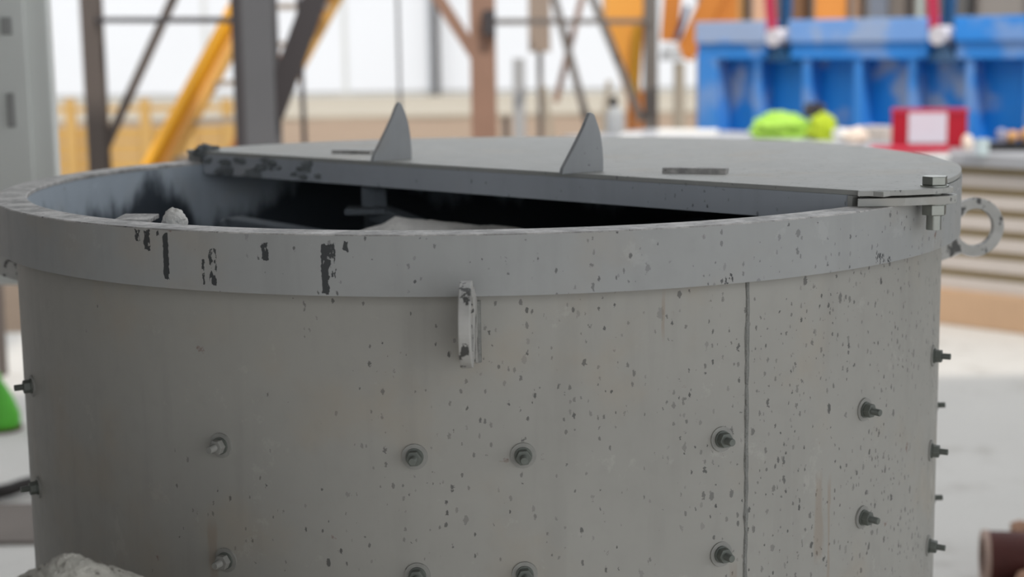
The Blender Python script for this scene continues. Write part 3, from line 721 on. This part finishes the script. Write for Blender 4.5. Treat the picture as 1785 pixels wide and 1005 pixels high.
# P2, the wide one
c2 = hcol('wide_column', 424, 478, 130, 6.2, 'steel_grey', 'wide grey steel column in front of the yellow stair', dep=.26)
a = at(406, 130, 6.2); b = at(424, 130, 6.2)
MB().abox((a.x, 6.2+.004, -.06), (b.x, 6.4, 5.2)).build('side_plate', 'steel_dark', c2)
p, q = at(476, 195, 6.4), at(548, 0, 6.4); solid_bar('diagonal_brace', 'steel_dark', ext(p, q, -.02), ext(p, q, 2.4), .125, .1, 'thick charcoal diagonal brace right of the wide grey column')
a = at(530, 150, 7.6); tag(MB().tube([(a.x, 7.6, -.08), (a.x-.03, 7.6, 3.4)], .016, 8).build('thin_pole', 'steel_dark'), 'thin dark pole right of the wide column', 'pole')
a = at(693, 100, 9); tag(MB().tube([(a.x, 9.2, -.08), (a.x, 9.2, 3.4)], .012, 8).build('thin_pole', 'steel_grey'), 'thin grey pole rising behind the left lid fin', 'pole')
# P3, rust brown
c3 = hcol('rusty_column', 820, 865, 120, 10.5, 'steel_rust', 'rusty brown steel column behind the middle of the lid', dep=.2, mat2='steel_brown')
a = at(842, 40, 10.4); MB().abox((a.x+.0, 10.38, a.z-.10), (a.x+.10, 10.51, a.z+.10)).build('splice_plate', 'steel_dark', c3)
p, q = at(826, 92, 10.55), at(766, 0, 10.55); solid_bar('diagonal_brace', 'steel_rust', ext(p, q, -.25), ext(p, q, 3), .1, .08, 'rusty brown diagonal brace leaning left from the rusty column')
# P4 right, grey with braces
hcol('grey_column', 1124, 1147, 100, 13, 'steel_taupe', 'slim grey steel column left of the blue mould', dep=.13)
p, q = at(1112, 192, 13.05), at(1034, 0, 13.05); solid_bar('diagonal_brace', 'steel_taupe', ext(p, q, -.1), ext(p, q, 2.2), .075, .06, 'grey brown diagonal brace against the yellow hopper')
p, q = at(1020, 198, 13.3), at(967, 0, 13.3); solid_bar('diagonal_brace', 'steel_taupe', ext(p, q, -.1), ext(p, q, 2.2), .075, .06, 'grey brown diagonal brace left of the yellow hopper')
p, q = at(972, 165, 13.5), at(1006, 30, 13.5); solid_bar('diagonal_brace', 'steel_rust', ext(p, q, -.1), ext(p, q, 2.6), .06, .05, 'brown brace crossing the grey one left of the hopper')
p, q = at(850, 38, 10.68), at(1135, 37, 13.06); solid_bar('cross_rail', 'steel_taupe', p, q, .05, .05, 'grey cross rail between the rusty and the slim grey column', 'rail')
a = at(941, 70, 14); tag(MB().abox((a.x-.11, 14, a.z-.12), (a.x+.11, 14.2, 2.7)).build('junction_box', 'boxtaupe', bevel=.01), 'taupe box fixed high between the columns', 'box')
a = at(941, 70, 14.2); tag(MB().tube([(a.x, 14.26, -.08), (a.x, 14.26, 3)], .03, 8).build('box_pole', 'steel_taupe'), 'thin pole carrying the taupe box', 'pole')
a = at(905, 160, 12); tag(MB().abox((a.x-.055, 12, -.09), (a.x+.055, 12.1, a.z+.30)).build('short_post', 'greyplastic', bevel=.006), 'pale grey short post right of the rusty column', 'post')
a = at(882, 220, 12); tag(MB().abox((a.x-.03, 12, -.09), (a.x+.03, 12.06, a.z+.09)).build('short_post', 'steel_brown', bevel=.004), 'short dark stub beside the rusty column', 'post')
p, q = at(962, 245, 11.8), at(948, 150, 11.8); solid_bar('leaning_pole', 'pale_road', ext(p, q, -3.2), q, .045, .045, 'cream leaning pole behind the lid', 'pole')
p, q = at(1048, 245, 12.1), at(1062, 140, 12.1); solid_bar('leaning_pole', 'pale_road', ext(p, q, -3.2), q, .05, .045, 'cream leaning pole behind the right lid fin', 'pole')
# hopper
HY = 14.3
hp_ = thing('hopper', (at(1090, 100, HY).x, HY+.25, -.05), 'ochre yellow tapering hopper on legs left of the slim grey column', 'hopper')
tl, tr, blp, br = at(1056, 38, HY), at(1124, 38, HY), at(1096, 168, HY), at(1116, 168, HY)
dv = Vector((0, .5, 0)); dv2 = Vector((0, .3, 0)); of = Vector((0, .1, 0))
vs = [tl, tr, br+of, blp+of, tl+dv, tr+dv, br+of+dv2, blp+of+dv2]
MB().add(vs, [(0, 1, 2, 3), (5, 4, 7, 6), (4, 0, 3, 7), (1, 5, 6, 2), (4, 5, 1, 0), (3, 2, 6, 7)]).build('cone', 'ochre', hp_)
MB().abox((tl.x, HY-.002, tl.z), (tr.x, HY+.502, 3.0)).build('bin', 'ochre', hp_)
p, q = at(1110, 45, HY-.01), at(1107, 165, HY+.09); MB().bar(p, q, .05, .03).build('rib', 'hop_y', hp_)
for x in (at(1100, 200, HY+.2).x, at(1118, 200, HY+.2).x):
    MB().abox((x-.045, HY+.12, -.09), (x+.045, HY+.2, blp.z+.05)).build('leg', 'orange', hp_)
# crane boom
cb2 = thing('crane', (at(1262, 20, 13.6).x, 13.6, -.05), 'orange crane with a hanging boom beside the blue mould', 'crane')
mx = at(1262, 20, 13.6).x
MB().abox((mx-.12, 13.5, -.09), (mx+.12, 13.72, 3.2)).build('mast', 'orange', cb2)
p, q = at(1190, 100, 13.45), at(1240, 0, 13.45); MB().bar(p, ext(p, q, 2.2), .20, .12).build('boom', 'orange', cb2, bevel=.01)
p, q = at(1166, 72, 13.5), at(1172, 0, 13.5); MB().bar(p, ext(p, q, 2.6), .17, .12).build('boom_end', 'orange', cb2, bevel=.01)
p, q = at(1180, 68, 13.36), at(1199, 10, 13.36); MB().bar(p, q, .05, .05).build('ram', 'navy', cb2)
MB().bar(ext(at(1166, 72, 13.5), at(1172, 0, 13.5), 2.55), (mx, 13.58, 3.1), .14, .12).build('jib', 'orange', cb2)
a = at(1184, 160, 12.6)
vp = thing('vent_pipe', (a.x, 12.6, -.05), 'pale vent pipe with a domed cap right of the slim grey column', 'pipe')
MB().tube([(a.x, 12.6, -.09), (a.x, 12.6, at(1184, 108, 12.6).z)], .055, 16).build('pipe', 'pale_road', vp, True)
tz = at(1164, 105, 12.6); MB().lathe((tz.x+.03, 12.6, tz.z), [(0, 0), (.10, 0), (.10, .05), (.08, .11), (.04, .145), (0, .15)], 24).build('cap', 'greyplastic', vp, True)

# yellow stair
SA = at(262, 285, 9.0); SB = at(412, 8, 9.0); off = Vector((.50, .55, 0))
st = thing('steel_stair', (SA.x, 9.2, -.05), 'yellow steel stair with grey treads behind the wide column', 'stair')
dirv = (SB-SA); kz = (SA.z+.06)/dirv.z
P0 = SA-dirv*kz; P1 = SA+dirv*2.2
for o_, m in ((Vector(), 'yellow'), (off, 'orange')):
    MB().bar(P0+o_, P1+o_, .075, .07, off).build('stringer', m, st)
    MB().bar(P0+o_+Vector((.115, .05, 0)), P1+o_+Vector((.115, .05, 0)), .10, .06, off).build('stringer_flange', 'yellow_pale', st)
hh = P1.z-P0.z; nst = int(hh/.26)
ofd = off.normalized(); oc = Vector((ofd.y, -ofd.x, 0))
for i in range(1, nst):
    c = P0+(P1-P0)*(i/nst)+off*.5+Vector((.08, 0, 0))
    MB().box(c, ofd*(off.length/2-.05), oc*.11, (0, 0, .02)).build('tread', 'tread', st)
# yellow board fence
FY = 15.5
fc = thing('board_fence', (at(200, 240, FY).x, FY, -.05), 'low yellow board fence between the cabinet and the stair', 'fence')
xl, xr = at(40, 230, FY).x, at(420, 230, FY).x
zt = at(200, 222, FY).z
for i in range(4):
    z1 = zt-i*.165; MB().abox((xl, FY, z1-.15), (xr, FY+.03, z1)).build('board', 'fence_y', fc)
for x in (60, 122, 172, 252, 330, 395):
    a = at(x, 172, FY-.03); MB().abox((a.x-.055, FY-.07, -.09), (a.x+.055, FY, a.z)).build('post', 'fence_y', fc)
MB().abox((xl, FY-.03, at(200, 190, FY).z-.03), (xr, FY+.02, at(200, 190, FY).z+.03)).build('top_rail', 'fence_y', fc)
